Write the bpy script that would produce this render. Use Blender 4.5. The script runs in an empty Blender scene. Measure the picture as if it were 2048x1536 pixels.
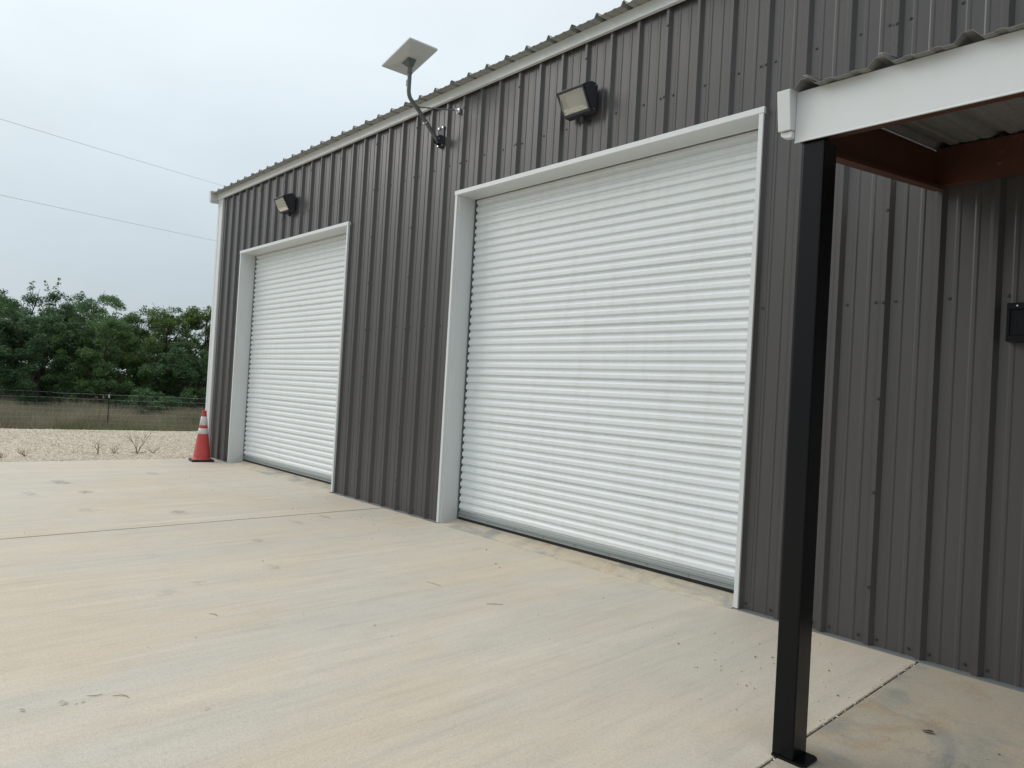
import bpy, math, random
import numpy as np
from mathutils import Vector, Matrix

random.seed(7)
SC = bpy.context.scene
COL = SC.collection
OFF = {}                      # world offset of the thing each object belongs to

# ------------------------------------------------------------------ helpers
class MB:
    def __init__(self):
        self.v, self.f, self.m, self.s = [], [], [], []
    def add(self, vs, fs, mat=0, smooth=False):
        n = len(self.v)
        self.v += [tuple(p) for p in vs]
        for f in fs:
            self.f.append(tuple(i + n for i in f)); self.m.append(mat); self.s.append(smooth)
        return self
    def box(self, x0, x1, y0, y1, z0, z1, mat=0):
        vs = [(x0,y0,z0),(x1,y0,z0),(x1,y1,z0),(x0,y1,z0),(x0,y0,z1),(x1,y0,z1),(x1,y1,z1),(x0,y1,z1)]
        return self.add(vs, [(0,3,2,1),(4,5,6,7),(0,1,5,4),(1,2,6,5),(2,3,7,6),(3,0,4,7)], mat)
    def hexa(self, p, mat=0):     # 8 points: bottom ring 0-3, top ring 4-7
        return self.add(p, [(0,3,2,1),(4,5,6,7),(0,1,5,4),(1,2,6,5),(2,3,7,6),(3,0,4,7)], mat)
    def prism(self, poly, axis, a0, a1, mat=0, caps=True):
        def pt(u, w, a):
            return {'x': (a,u,w), 'y': (u,a,w), 'z': (u,w,a)}[axis]
        n = len(poly)
        vs = [pt(u,w,a0) for u,w in poly] + [pt(u,w,a1) for u,w in poly]
        fs = [(i,(i+1)%n,n+(i+1)%n,n+i) for i in range(n)]
        if caps: fs += [tuple(range(n))[::-1], tuple(range(n,2*n))]
        return self.add(vs, fs, mat)
    def tube(self, pts, rad, n=10, mat=0, smooth=True):
        pts = [Vector(p) for p in pts]
        if not hasattr(rad, '__len__'): rad = [rad]*len(pts)
        vs, fs = [], []
        ref = None
        for i, p in enumerate(pts):
            d = (pts[min(i+1,len(pts)-1)] - pts[max(i-1,0)]).normalized()
            if ref is None:
                ref = d.orthogonal().normalized()
            ref = (ref - d*ref.dot(d)).normalized()
            b = d.cross(ref)
            for k in range(n):
                a = 2*math.pi*k/n
                vs.append(p + (ref*math.cos(a) + b*math.sin(a))*rad[i])
        for i in range(len(pts)-1):
            for k in range(n):
                fs.append((i*n+k, i*n+(k+1)%n, (i+1)*n+(k+1)%n, (i+1)*n+k))
        self.add(vs, fs, mat, smooth)
        m = len(pts)-1
        self.add(vs[:n], [tuple(range(n))[::-1]], mat); self.add(vs[m*n:], [tuple(range(n))], mat)
        return self
    def lathe(self, prof, c, n=32, mat=0, smooth=True):
        vs, fs = [], []
        for r, z in prof:
            for k in range(n):
                a = 2*math.pi*k/n
                vs.append((c[0]+r*math.cos(a), c[1]+r*math.sin(a), c[2]+z))
        for i in range(len(prof)-1):
            for k in range(n):
                fs.append((i*n+k, i*n+(k+1)%n, (i+1)*n+(k+1)%n, (i+1)*n+k))
        return self.add(vs, fs, mat, smooth)
    def build(self, name, mats, parent=None, bevel=0):
        if not isinstance(mats, (list, tuple)): mats = [mats]
        off = OFF[parent.name] if parent else Vector((0,0,0))
        me = bpy.data.meshes.new(name)
        me.from_pydata([tuple(Vector(p)-off) for p in self.v], [], self.f)
        for m in mats: me.materials.append(m)
        me.polygons.foreach_set('material_index', self.m)
        me.polygons.foreach_set('use_smooth', self.s)
        me.update()
        o = bpy.data.objects.new(name, me); COL.objects.link(o)
        if parent: o.parent = parent
        OFF[o.name] = off
        if bevel:
            b = o.modifiers.new('bevel', 'BEVEL'); b.width = bevel; b.segments = 2
            b.limit_method = 'ANGLE'; b.angle_limit = math.radians(40)
        return o

def quads(name, V, mats, parent=None, n=4, smooth=False):
    """V: (faces*n, 3) array, every n rows one face."""
    off = np.array(OFF[parent.name]) if parent else np.zeros(3)
    V = np.asarray(V, dtype=np.float32) - off.astype(np.float32)
    k = len(V)//n
    me = bpy.data.meshes.new(name)
    me.vertices.add(len(V)); me.vertices.foreach_set('co', V.ravel())
    me.loops.add(len(V)); me.loops.foreach_set('vertex_index', np.arange(len(V), dtype=np.int32))
    me.polygons.add(k); me.polygons.foreach_set('loop_start', np.arange(0, len(V), n, dtype=np.int32))
    me.update(calc_edges=True)
    for m in (mats if isinstance(mats, (list, tuple)) else [mats]): me.materials.append(m)
    o = bpy.data.objects.new(name, me); COL.objects.link(o)
    if parent: o.parent = parent
    OFF[o.name] = Vector(off)
    return o

def thing(name, label, cat, loc, group=None):
    o = bpy.data.objects.new(name, None); COL.objects.link(o)
    o.empty_display_size = .2
    o.location = loc; OFF[o.name] = Vector(loc)
    return tag(o, label, cat, group)
def tag(o, label=None, cat=None, group=None, kind=None):
    if label: o['label'] = label
    if cat: o['category'] = cat
    if group: o['group'] = group
    if kind: o['kind'] = kind
    return o
def copy_tree(o, parent=None):
    c = o.copy(); COL.objects.link(c); OFF[c.name] = OFF[o.name]
    if parent: c.parent = parent
    for ch in list(o.children): copy_tree(ch, c)
    return c

# ------------------------------------------------------------------ materials
class NT:
    def __init__(self, name):
        self.m = bpy.data.materials.new(name); self.m.use_nodes = True
        self.t = self.m.node_tree; self.b = self.t.nodes['Principled BSDF']
        self.out = self.t.nodes['Material Output']
    def n(self, typ, **kw):
        nd = self.t.nodes.new(typ)
        for k, v in kw.items():
            if k.startswith('i_'):
                key = k[2:]
                nd.inputs[int(key) if key.isdigit() else key.replace('_',' ')].default_value = v
            else: setattr(nd, k, v)
        return nd
    def l(self, a, b): self.t.links.new(a, b)
    def pos(self, scale=(1,1,1)):
        g = self.n('ShaderNodeNewGeometry'); mp = self.n('ShaderNodeMapping'); mp.inputs['Scale'].default_value = scale
        self.l(g.outputs['Position'], mp.inputs['Vector']); return mp.outputs['Vector']
    def noise(self, vec, scale, detail=4, rough=.55, dist=0):
        nd = self.n('ShaderNodeTexNoise'); nd.inputs['Scale'].default_value = scale
        nd.inputs['Detail'].default_value = detail; nd.inputs['Roughness'].default_value = rough
        nd.inputs['Distortion'].default_value = dist
        self.l(vec, nd.inputs['Vector']); return nd.outputs['Fac']
    def ramp(self, fac, stops):
        r = self.n('ShaderNodeValToRGB'); cr = r.color_ramp
        while len(cr.elements) < len(stops): cr.elements.new(.5)
        for e, (p, c) in zip(cr.elements, stops):
            e.position = p; e.color = (c, c, c, 1) if not hasattr(c, '__len__') else (*c, 1)
        self.l(fac, r.inputs['Fac']); return r.outputs['Color']
    def mix(self, fac, a, b, mode='MIX'):
        x = self.n('ShaderNodeMix', data_type='RGBA', blend_type=mode)
        for sock, v in ((x.inputs[0], fac), (x.inputs[6], a), (x.inputs[7], b)):
            if hasattr(v, 'is_output'): self.l(v, sock)
            elif hasattr(v, '__len__'): sock.default_value = (*v, 1)
            else: sock.default_value = v
        return x.outputs[2]
    def math(self, op, a, b=None, c=None):
        x = self.n('ShaderNodeMath', operation=op)
        for i, v in enumerate((a, b, c)):
            if v is None: continue
            if hasattr(v, 'is_output'): self.l(v, x.inputs[i])
            else: x.inputs[i].default_value = v
        return x.outputs[0]
    def bump(self, h, strength=.2, dist=.01, prev=None):
        b = self.n('ShaderNodeBump'); b.inputs['Strength'].default_value = strength; b.inputs['Distance'].default_value = dist
        self.l(h, b.inputs['Height'])
        if prev: self.l(prev, b.inputs['Normal'])
        return b.outputs['Normal']
    def set(self, color=None, rough=None, normal=None, metal=None, spec=None):
        for k, v in (('Base Color', color), ('Roughness', rough), ('Normal', normal), ('Metallic', metal), ('Specular IOR Level', spec)):
            if v is None: continue
            s = self.b.inputs[k]
            if hasattr(v, 'is_output'): self.l(v, s)
            elif hasattr(v, '__len__'): s.default_value = (*v, 1)
            else: s.default_value = v
        return self.m

def paint(name, col, rough=.4, var=.12, wave=.25, spec=.5, metal=0, scale=1.0, dirt=None, dirt_amt=.3, grain=True):
    t = NT(name); p = t.pos((scale,)*3)
    big = t.noise(p, 1.3, 4); fine = t.noise(p, 40, 3)
    c = t.mix(t.math('MULTIPLY', big, 1), tuple(x*(1-var) for x in col), tuple(min(1,x*(1+var)) for x in col))
    if dirt:
        d = t.noise(t.pos((5*scale, 5*scale, .7*scale)), 2.2, 4, .55)
        c = t.mix(t.math('MULTIPLY', t.ramp(d, [(.5,0),(.75,1)]), dirt_amt), c, dirt)
    r = t.math('MULTIPLY_ADD', fine, .16, rough-.08)
    nm = t.bump(t.noise(t.pos((scale*1.0, scale*1.0, scale*.5)), 2.6, 2), wave, .02)
    if grain: nm = t.bump(fine, .006, .002, nm)
    else: r = t.math('MULTIPLY_ADD', big, .10, rough-.05)
    return t.set(c, r, nm, metal, spec)

M = {}
M['charcoal'] = paint('charcoal_metal', (.065,.061,.0605), .35, .05, .035, .5, dirt=(.088,.084,.078), dirt_amt=.3, grain=False)
M['white'] = paint('white_metal', (.66,.685,.69), .36, .03, .04, .5, dirt=(.55,.53,.48), dirt_amt=.16, grain=False)
M['door_white'] = paint('white_door_sheet', (.735,.77,.78), .30, .03, .03, .5, dirt=(.56,.55,.50), dirt_amt=.22, grain=False)
M['galv'] = paint('galvalume', (.36,.37,.35), .42, .12, .08, .5, metal=.25)
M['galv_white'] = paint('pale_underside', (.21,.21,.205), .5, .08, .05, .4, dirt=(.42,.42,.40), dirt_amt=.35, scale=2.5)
M['bar_grey'] = paint('bar_aluminium', (.235,.26,.255), .42, .06, .03, .4)
M['guide'] = paint('guide_steel', (.20,.22,.22), .45, .1, .03, .5, metal=.3)
M['black'] = paint('black_enamel', (.0045,.005,.0062), .24, .15, .02, .2)
M['rubber'] = paint('black_rubber', (.012,.013,.014), .6, .2, .02, .35)
M['housing'] = paint('dark_housing', (.040,.043,.055), .5, .1, .02, .4)
M['pole'] = paint('grey_pole', (.11,.125,.12), .42, .08, .02, .5)
M['zinc'] = paint('zinc_bolt', (.70,.70,.72), .28, .05, .01, .5, metal=.9)
M['screw'] = paint('screw_head', (.030,.030,.032), .4, .1, .01, .5)
M['dish'] = paint('dish_plastic', (.60,.63,.64), .45, .03, .01, .45)
M['reflector'] = paint('lamp_reflector', (.62,.61,.57), .35, .05, .01, .5)
M['orange'] = paint('cone_orange', (.52,.068,.062), .45, .08, .02, .4, dirt=(.28,.05,.04), dirt_amt=.4, scale=3)
M['band'] = paint('reflective_band', (.62,.61,.60), .4, .05, .01, .5, dirt=(.45,.42,.38), dirt_amt=.4, scale=4)
M['wire'] = paint('wire_grey', (.60,.62,.64), .5, .05, 0, .4)
M['post_green'] = paint('post_green', (.035,.045,.035), .6, .2, .02, .3)
M['bark'] = paint('bark', (.075,.062,.050), .9, .4, .4, .2, scale=4)
M['deadwood'] = paint('dead_wood', (.26,.23,.19), .9, .3, .3, .2, scale=6)
M['twig'] = paint('dry_twig', (.14,.095,.062), .9, .3, .1, .2, scale=8)
M['filler'] = paint('joint_dirt', (.075,.068,.058), .95, .5, .2, .2, scale=12)
M['strawtwig'] = paint('straw_twig', (.30,.19,.11), .9, .3, .1, .2, scale=8)
M['dryleaf'] = paint('dry_leaf_brown', (.07,.045,.03), .8, .3, .1, .2, scale=20)
def rust():
    t = NT('red_oxide_primer'); p = t.pos()
    a = t.noise(p, 3, 5); b = t.noise(p, 26, 6, .7)
    c = t.mix(a, (.055,.016,.010), (.100,.031,.016))
    c = t.mix(t.ramp(b, [(.62,0),(.72,1)]), c, (.22,.090,.045))
    return t.set(c, t.math('MULTIPLY_ADD', b, .3, .4), t.bump(b, .1, .003))
M['rust'] = rust()
def glass():
    t = NT('lens_glass'); b = t.b
    b.inputs['Base Color'].default_value = (.93,.93,.90,1); b.inputs['Roughness'].default_value = .12
    b.inputs['Transmission Weight'].default_value = .92; b.inputs['IOR'].default_value = 1.3
    p = t.pos((1,1,1)); w = t.n('ShaderNodeTexWave', wave_type='BANDS', bands_direction='X'); w.inputs['Scale'].default_value = 14
    t.l(p, w.inputs['Vector']); t.l(t.bump(w.outputs['Fac'], .25, .004), b.inputs['Normal'])
    return t.m
M['lens'] = glass()

SPOTS = [ # x, y, rx, ry, strength
 (-10.75,-2.85,.26,.16,.8),(-9.83,-2.75,.17,.11,.9),(-11.34,-1.55,.17,.11,.55),(-8.56,-2.99,.17,.12,.4),
 (-8.07,-2.20,.15,.085,.9),(-7.15,-.94,.16,.07,.65),(-6.36,-2.06,.12,.07,.5),(-5.09,-3.24,.10,.08,.35),
 (-5.25,-2.98,.07,.05,.4),(-3.65,-4.12,.045,.02,.9),(-3.66,-4.27,.03,.015,.9),(-3.215,-3.64,.03,.02,.7),
 (-5.38,-2.34,.12,.06,.4),(-11.9,-3.6,.25,.15,.5),(-7.0,-1.35,.14,.06,.5),(-3.60,-4.05,.02,.012,.8),(-9.9,-3.3,.2,.08,.5)]
def concrete(name, warm, grey, blue, spots=(), streak=1.0, mott=0.0):
    t = NT(name)
    st = t.noise(t.pos((1.9,.16,1)), 1.5, 6, .55, .40)          # broom / runoff streaks square to the building
    st2 = t.noise(t.pos((16,.5,1)), 1.2, 4, .6)
    big = t.noise(t.pos(), .55, 4, .55, .6)
    med = t.noise(t.pos(), 3.2, 6, .65)
    fine = t.noise(t.pos(), 190, 3, .7)
    c = t.mix(t.ramp(big, [(.36,0),(.64,1)]), grey, warm)
    c = t.mix(t.math('MULTIPLY', t.ramp(st, [(.46,0),(.66,1)]), .60*streak), c, blue)
    c = t.mix(t.math('MULTIPLY', t.ramp(st, [(.30,1),(.46,0)]), .40*streak), c, tuple(x*1.14 for x in grey))
    c = t.mix(t.math('MULTIPLY', t.ramp(st2, [(.50,0),(.72,1)]), .24*streak), c, tuple(x*.74 for x in blue))
    c = t.mix(t.math('MULTIPLY', t.ramp(med, [(.52,0),(.8,1)]), .30+mott), c, tuple(x*.68 for x in grey))
    if mott:
        m2 = t.noise(t.pos(), 1.6, 5, .6, 1.0); m3 = t.noise(t.pos((1,1,2)), 2.3, 6, .7, .8)
        c = t.mix(t.math('MULTIPLY', t.ramp(m2, [(.48,0),(.62,1)]), .7), c, (.27,.285,.28))
        c = t.mix(t.math('MULTIPLY', t.ramp(m3, [(.54,0),(.68,1)]), .6), c, (.42,.30,.18))
    grain = t.ramp(fine, [(.30,.74),(.5,1.0),(.72,1.15)])
    gr2 = t.noise(t.pos(), 55, 4, .75)
    c = t.mix(1, c, t.ramp(gr2, [(.28,.86),(.5,1.0),(.74,1.07)]), 'MULTIPLY')
    brm = t.noise(t.pos((42,.35,1)), 1.0, 3, .55)
    area = t.ramp(t.noise(t.pos((.7,.3,1)), 1.1, 3), [(.46,0),(.62,1)])
    c = t.mix(t.math('MULTIPLY', t.math('MULTIPLY', t.ramp(brm, [(.48,0),(.62,1)]), area), .22*streak), c, tuple(x*.70 for x in grey))
    c = t.mix(1, c, grain, 'MULTIPLY')
    st3 = t.noise(t.pos((6,.75,1)), 1.7, 9, .74, .5)
    c = t.mix(streak, c, t.ramp(st3, [(.30,.90),(.5,1.0),(.70,1.05)]), 'MULTIPLY')
    pit = t.noise(t.pos(), 75, 2, .8)
    pa = t.ramp(t.noise(t.pos(), .9, 3), [(.40,0),(.60,1)])
    c = t.mix(t.math('MULTIPLY', t.math('MULTIPLY', t.ramp(pit, [(.24,1),(.36,0)]), pa), .75), c, tuple(x*.45 for x in grey))
    if spots:
        wob = t.noise(t.pos((1,1,1)), 9, 6, .72, 1.2); brk = t.ramp(t.noise(t.pos((26,9,1)), 1.3, 5, .75), [(.44,.0),(.53,1)])
        acc = None
        g = t.n('ShaderNodeNewGeometry').outputs['Position']
        for x, y, rx, ry, s in spots:
            mp = t.n('ShaderNodeMapping'); mp.vector_type = 'POINT'
            mp.inputs['Location'].default_value = (-x/rx, -y/ry, 0); mp.inputs['Scale'].default_value = (1/rx, 1/ry, 0)
            t.l(g, mp.inputs['Vector'])
            ln = t.n('ShaderNodeVectorMath', operation='LENGTH'); t.l(mp.outputs[0], ln.inputs[0])
            d = t.math('ADD', ln.outputs['Value'], t.math('MULTIPLY_ADD', wob, 3.4, -1.7))
            k = t.n('ShaderNodeMapRange', interpolation_type='SMOOTHSTEP')
            k.inputs[1].default_value = 1.0; k.inputs[2].default_value = .35; k.inputs[3].default_value = 0; k.inputs[4].default_value = s
            t.l(d, k.inputs[0])
            acc = k.outputs[0] if acc is None else t.math('MAXIMUM', acc, k.outputs[0])
        c = t.mix(t.math('MULTIPLY', t.math('MULTIPLY', acc, brk), .78), c, (.13,.125,.125))
    w = t.noise(t.pos((95,1.2,1)), 1, 3, .6)
    nm = t.bump(w, .10, .004); nm = t.bump(fine, .25, .002, nm); nm = t.bump(med, .08, .01, nm)
    return t.set(c, t.math('MULTIPLY_ADD', med, .25, .62), nm, None, .35)
M['slab'] = concrete('driveway_concrete', (.645,.555,.425), (.63,.58,.488), (.575,.55,.495), SPOTS, 1.0)
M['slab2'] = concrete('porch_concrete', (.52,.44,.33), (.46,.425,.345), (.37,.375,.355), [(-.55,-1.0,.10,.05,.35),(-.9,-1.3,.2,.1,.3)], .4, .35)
M['sill'] = concrete('sill_concrete', (.58,.50,.375), (.56,.51,.41), (.52,.50,.44), [(-3.9,.17,.5,.05,.35),(-5.3,.17,.4,.05,.3),(-10.5,.17,.6,.05,.3)], .2, .12)
def gravel():
    t = NT('gravel_limestone')
    v = t.n('ShaderNodeTexVoronoi', feature='F1'); v.inputs['Scale'].default_value = 26
    t.l(t.pos(), v.inputs['Vector'])
    v2 = t.n('ShaderNodeTexVoronoi', feature='DISTANCE_TO_EDGE'); v2.inputs['Scale'].default_value = 26
    t.l(t.pos(), v2.inputs['Vector'])
    sep = t.n('ShaderNodeSeparateColor'); t.l(v.outputs['Color'], sep.inputs[0])
    c = t.ramp(sep.outputs[0], [(0,(.48,.40,.30)),(.4,(.69,.60,.47)),(1,(.84,.77,.64))])
    crev = t.ramp(v2.outputs['Distance'], [(0,.45),(.10,1)])
    c = t.mix(1, c, crev, 'MULTIPLY')
    d = t.noise(t.pos((1,.6,1)), .9, 5, .6, .5)
    c = t.mix(t.math('MULTIPLY', t.ramp(d, [(.56,0),(.72,1)]), .45), c, (.33,.25,.16))
    return t.set(c, .85, t.bump(v.outputs['Distance'], .8, .03), None, .25)
M['gravel'] = gravel()
def island(name, stops, rough=.85, transl=0):
    t = NT(name); g = t.n('ShaderNodeNewGeometry')
    c = t.ramp(g.outputs['Random Per Island'], stops)
    big = t.noise(t.pos(), .8, 3)
    c = t.mix(1, c, t.ramp(big, [(.25,.75),(.75,1.2)]), 'MULTIPLY')
    t.set(c, rough, None, None, .25)
    if transl:
        tr = t.n('ShaderNodeBsdfTranslucent'); t.l(c, tr.inputs['Color'])
        mx = t.n('ShaderNodeMixShader'); mx.inputs[0].default_value = transl
        t.l(t.b.outputs[0], mx.inputs[1]); t.l(tr.outputs[0], mx.inputs[2]); t.l(mx.outputs[0], t.out.inputs['Surface'])
    return t.m
M['stone'] = island('limestone_chips', [(0,(.44,.36,.27)),(.3,(.72,.63,.50)),(1,(.90,.83,.71))])
M['pebble'] = island('loose_chips', [(0,(.12,.10,.08)),(.35,(.34,.28,.21)),(.6,(.62,.56,.46)),(1,(.75,.70,.62))])
M['leafA'] = island('leaf_mid_green', [(0,(0.080,0.151,0.069)),(.5,(0.121,0.214,0.086)),(1,(0.184,0.282,0.099))], .55, .42)
M['leafB'] = island('leaf_dark_green', [(0,(0.065,0.127,0.067)),(.5,(0.095,0.178,0.083)),(1,(0.143,0.233,0.094))], .6, .3)
M['leafC'] = island('leaf_yellow_green', [(0,(0.091,0.155,0.053)),(.5,(0.143,0.225,0.069)),(1,(0.217,0.306,0.083))], .55, .44)
M['grass'] = island('dry_grass_blades', [(0,(.23,.19,.145)),(.45,(.33,.275,.215)),(.70,(.42,.36,.28)),(.78,(.24,.27,.125)),(1,(.18,.23,.10))], .9, .3)
M['weedgreen'] = island('green_grass_blades', [(0,(.14,.18,.08)),(1,(.27,.29,.14))], .8, .3)
def soil():
    t = NT('field_soil'); a = t.noise(t.pos(), .35, 6, .6); b = t.noise(t.pos(), 7, 5, .7)
    c = t.mix(t.ramp(a, [(.4,0),(.6,1)]), (.19,.165,.125), (.13,.15,.075))
    c = t.mix(t.math('MULTIPLY', b, .5), c, (.24,.205,.16))
    return t.set(c, .95, t.bump(b, .6, .05), None, .15)
M['soil'] = soil()

# ------------------------------------------------------------------ ground
PAD = lambda y: .149*max(-60, min(60, y))                      # the gravel pad's far edge runs slightly askew
def ground():
    xs = [(2500,-.05),(-18.6,-.05),(-20.0,-.06),(-21.2,-.24),(-22.6,-.52),(-24.5,-.70),(-28,-.74),(-60,-.74),(-300,-.8),(-2500,-.8)]
    ys = [-2500,-300,-60,-30,-15,-8,-4,0,4,8,15,30,60,300,2500]
    vs = [(x+(PAD(y) if x < 100 else 0), y, z) for y in ys for x, z in xs]
    nx = len(xs)
    fs = [(j*nx+i+1, j*nx+i, (j+1)*nx+i, (j+1)*nx+i+1) for j in range(len(ys)-1) for i in range(nx-1)]
    b = MB(); b.add(vs, fs, 0, True); return tag(b.build('ground', M['soil']), kind='structure')
ground()

def slab_strip(b, x0, x1, y0, y1, c=.006):
    b.hexa([(x0,y0,-.12),(x1,y0,-.12),(x1,y1,-.12),(x0,y1,-.12),(x0,y0,-c),(x1,y0,-c),(x1,y1,-c),(x0,y1,-c)])
    b.add([(x0,y0,-c),(x1,y0,-c),(x1,y1,-c),(x0,y1,-c),(x0+c,y0+c,0),(x1-c,y0+c,0),(x1-c,y1-c,0),(x0+c,y1-c,0)],
          [(4,5,6,7),(0,1,5,4),(1,2,6,5),(2,3,7,6),(3,0,4,7)])
    return b
b = MB()
slab_strip(b, -13.28, -7.409, -24, .034, .002); slab_strip(b, -7.387, -1.3885, -24, .034, .004)
tag(b.build('driveway', M['slab']), kind='structure')
b = MB(); slab_strip(b, -1.3795, 9, -24, .034, .005); tag(b.build('porch_floor', M['slab2']), kind='structure')

b = MB(); b.box(-7.412, -7.384, -24, .03, -.1, -.0028); tag(b.build('joint_filler', M['filler']), kind='structure')
b = MB(); b.box(-1.3895, -1.3785, -24, .03, -.1, -.0075); tag(b.build('joint_filler', M['filler']), kind='structure')

def gravel_pad():
    rng = np.random.default_rng(3)
    xs = np.concatenate([np.linspace(-13.285, -20.0, 150)])
    ys = np.concatenate([np.linspace(-60,-9,26)[:-1], np.linspace(-9, 4, 230), np.linspace(4, 60, 30)[1:]])
    vs, fs = [], []
    nx = len(xs)
    for y in ys:
        for i, x in enumerate(xs):
            f = i/(nx-1)
            z = -.012 + .018*math.sin(x*1.3+y*.35)*math.sin(f*math.pi) + float(rng.uniform(-.003,.003))
            if i == 0: z = -.02
            vs.append((x + PAD(y)*f, y, z))
    for j in range(len(ys)-1):
        for i in range(nx-1):
            fs.append((j*nx+i+1, j*nx+i, (j+1)*nx+i, (j+1)*nx+i+1))
    n0 = (len(ys))*nx
    for j, y in enumerate(ys):                                  # the pad's shoulder falling to the field
        vs.append((xs[-1]+PAD(y)-1.3, y, -.30))
    for j in range(len(ys)-1):
        fs.append((n0+j, j*nx+nx-1, (j+1)*nx+nx-1, n0+j+1))
    b = MB(); b.add(vs, fs, 0, True)
    tag(b.build('gravel_pad', M['gravel']), kind='structure')
gravel_pad()

OCT = np.array([(1,0,0),(0,1,0),(-1,0,0),(0,-1,0),(0,0,1),(0,0,-1)], float)
OF = [(0,1,4),(1,2,4),(2,3,4),(3,0,4),(1,0,5),(2,1,5),(3,2,5),(0,3,5)]
def stones(name, pts, rmin, rmax, mat, seed, squash=.6):
    rng = np.random.default_rng(seed); b = MB()
    vs, fs = [], []
    for k, (x, y, z) in enumerate(pts):
        r = rmin + (rmax-rmin)*rng.random()**2
        p = OCT*r*rng.uniform(.65,1.25,(6,1)); p[:,2] *= squash
        a = rng.uniform(0,6.28); c, s = math.cos(a), math.sin(a)
        p = np.stack([p[:,0]*c-p[:,1]*s, p[:,0]*s+p[:,1]*c, p[:,2]], 1) + np.array((x,y,z+r*.3))
        n = len(vs); vs += [tuple(q) for q in p]; fs += [tuple(i+n for i in f) for f in OF]
    b.add(vs, fs); return b.build(name, mat)
rng = np.random.default_rng(11)
pts = []
for k in range(24000):
    x = -13.32 - 6.75*rng.random()**1.25; y = rng.uniform(-6.5, 3.2)
    pts.append((x + PAD(y)*(-(x+13.3)/6.7), y, -.012 + .018*math.sin(x*1.3+y*.35)*math.sin((-x-13.3)/6.7*math.pi)))
for k in range(700):                                           # chips spilled over the slab's edge
    pts.append((-13.30 + abs(rng.normal(0,.05))-.05, rng.uniform(-6, .3), .0))
tag(stones('gravel', pts, .006, .020, M['stone'], 5), kind='stuff')

pts = []
def scatter(cx, cy, sx, sy, n):
    for k in range(n):
        x, y = cx+rng.normal(0,sx), min(-.04, cy+rng.normal(0,sy))
        pts.append((x, y, .001))
scatter(-7.2,-.7,1.2,.35,60); scatter(-2.0,-.9,.35,.35,34); scatter(-1.6,-1.2,.25,.3,34); scatter(-9.5,-1.2,1.5,.5,36)
scatter(-4.5,-.6,1.2,.4,22); scatter(-.7,-1.1,.3,.35,24); scatter(-5.5,-2.6,2.2,1.0,40)
for k in range(230):
    y = -rng.random()**1.2*3.2-.03; pts.append((-1.384+rng.normal(0,.009), y, -.003))
for k in range(30): pts.append((rng.uniform(-6.2,-2.7), rng.uniform(-.05,.0), .002))
tag(stones('loose_stones', pts, .003, .0085, M['pebble'], 6), kind='stuff')

# ------------------------------------------------------------------ the metal building
PITCH, RC0 = .3048, -8.400
PAN = .032
XL, XR = -13.43, 8.0
ribs = [RC0 + PITCH*k for k in range(-18, 56)]
def profile(x0, x1, pitch=PITCH, c0=RC0, h=PAN, base=.038, top=.0127, minor=.0045):
    """(x, depth) points: 0 = rib top, h = pan"""
    pts = []
    k0 = int((x0-c0)/pitch)-2
    for k in range(k0, k0+int((x1-x0)/pitch)+5):
        c = c0+pitch*k
        pts += [(c-base,h),(c-top,0),(c+top,0),(c+base,h)]
        for m in (c+pitch/3, c+2*pitch/3):
            pts += [(m-.017,h),(m-.008,h-minor),(m+.008,h-minor),(m+.017,h)]
    def at(x):
        for (xa,ya),(xb,yb) in zip(pts, pts[1:]):
            if xa <= x <= xb: return ya+(yb-ya)*(x-xa)/(xb-xa)
        return h
    return [(x0, at(x0))] + [p for p in pts if x0 < p[0] < x1] + [(x1, at(x1))], at
building = thing('metal_building', 'long charcoal metal workshop with white trim and two white roll-up doors', 'building', (-2.7, 6, 0))
DOORS = [(-6.307,-2.594,3.779),(-12.432,-8.682,3.770)]
WTOP = 4.97
def cladding():
    b = MB()
    cuts = sorted([XL] + [v for d in DOORS for v in (d[0]+.012, d[1]-.012)] + [XR])
    for xa, xb in zip(cuts, cuts[1:]):
        pr, _ = profile(xa, xb)
        z0 = .008
        for d in DOORS:
            if d[0] < (xa+xb)/2 < d[1]: z0 = d[2]-.012
        for (x0,y0),(x1,y1) in zip(pr, pr[1:]):
            b.add([(x0,y0,z0),(x1,y1,z0),(x1,y1,WTOP),(x0,y0,WTOP)], [(0,1,2,3)])
    _, at = profile(XL, XR)
    def screw(x, z, y=None, r=.0078):
        for d in DOORS:
            if d[0]-.02 < x < d[1]+.02 and z < d[2]+.02: return
        y = at(x) if y is None else y
        n = 6; vs = []
        for rr, yy in ((r*1.5,y-.0008),(r*1.5,y-.0025),(r,y-.003),(r*.85,y-.0075)):
            vs += [(x+rr*math.cos(2*math.pi*i/n), yy, z+rr*math.sin(2*math.pi*i/n)) for i in range(n)]
        fs = [(j*n+i,(j+1)*n+i,(j+1)*n+(i+1)%n,j*n+(i+1)%n) for j in range(3) for i in range(n)] + [tuple(range(3*n,4*n))]
        b.add(vs, fs, 1)
    rr = random.Random(4)
    for k in range(-16, 55):
        c = RC0+PITCH*k
        if not XL+.05 < c < 2.5: continue
        for z in (2.255, 4.115):
            screw(c+.068+rr.uniform(-.006,.006), z+rr.uniform(-.006,.006))
        if (k-22) % 3 == 0:
            screw(c-.055, 2.257); screw(c-.055, 4.118)
            for j in range(8): screw(c+.002, .07+.31+.62*j+rr.uniform(-.01,.01), 0)
        screw(c+.055, .052); screw(c-.06, .052)
    return b.build('wall_cladding', [M['charcoal'], M['screw']], building)
cladding()
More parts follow.
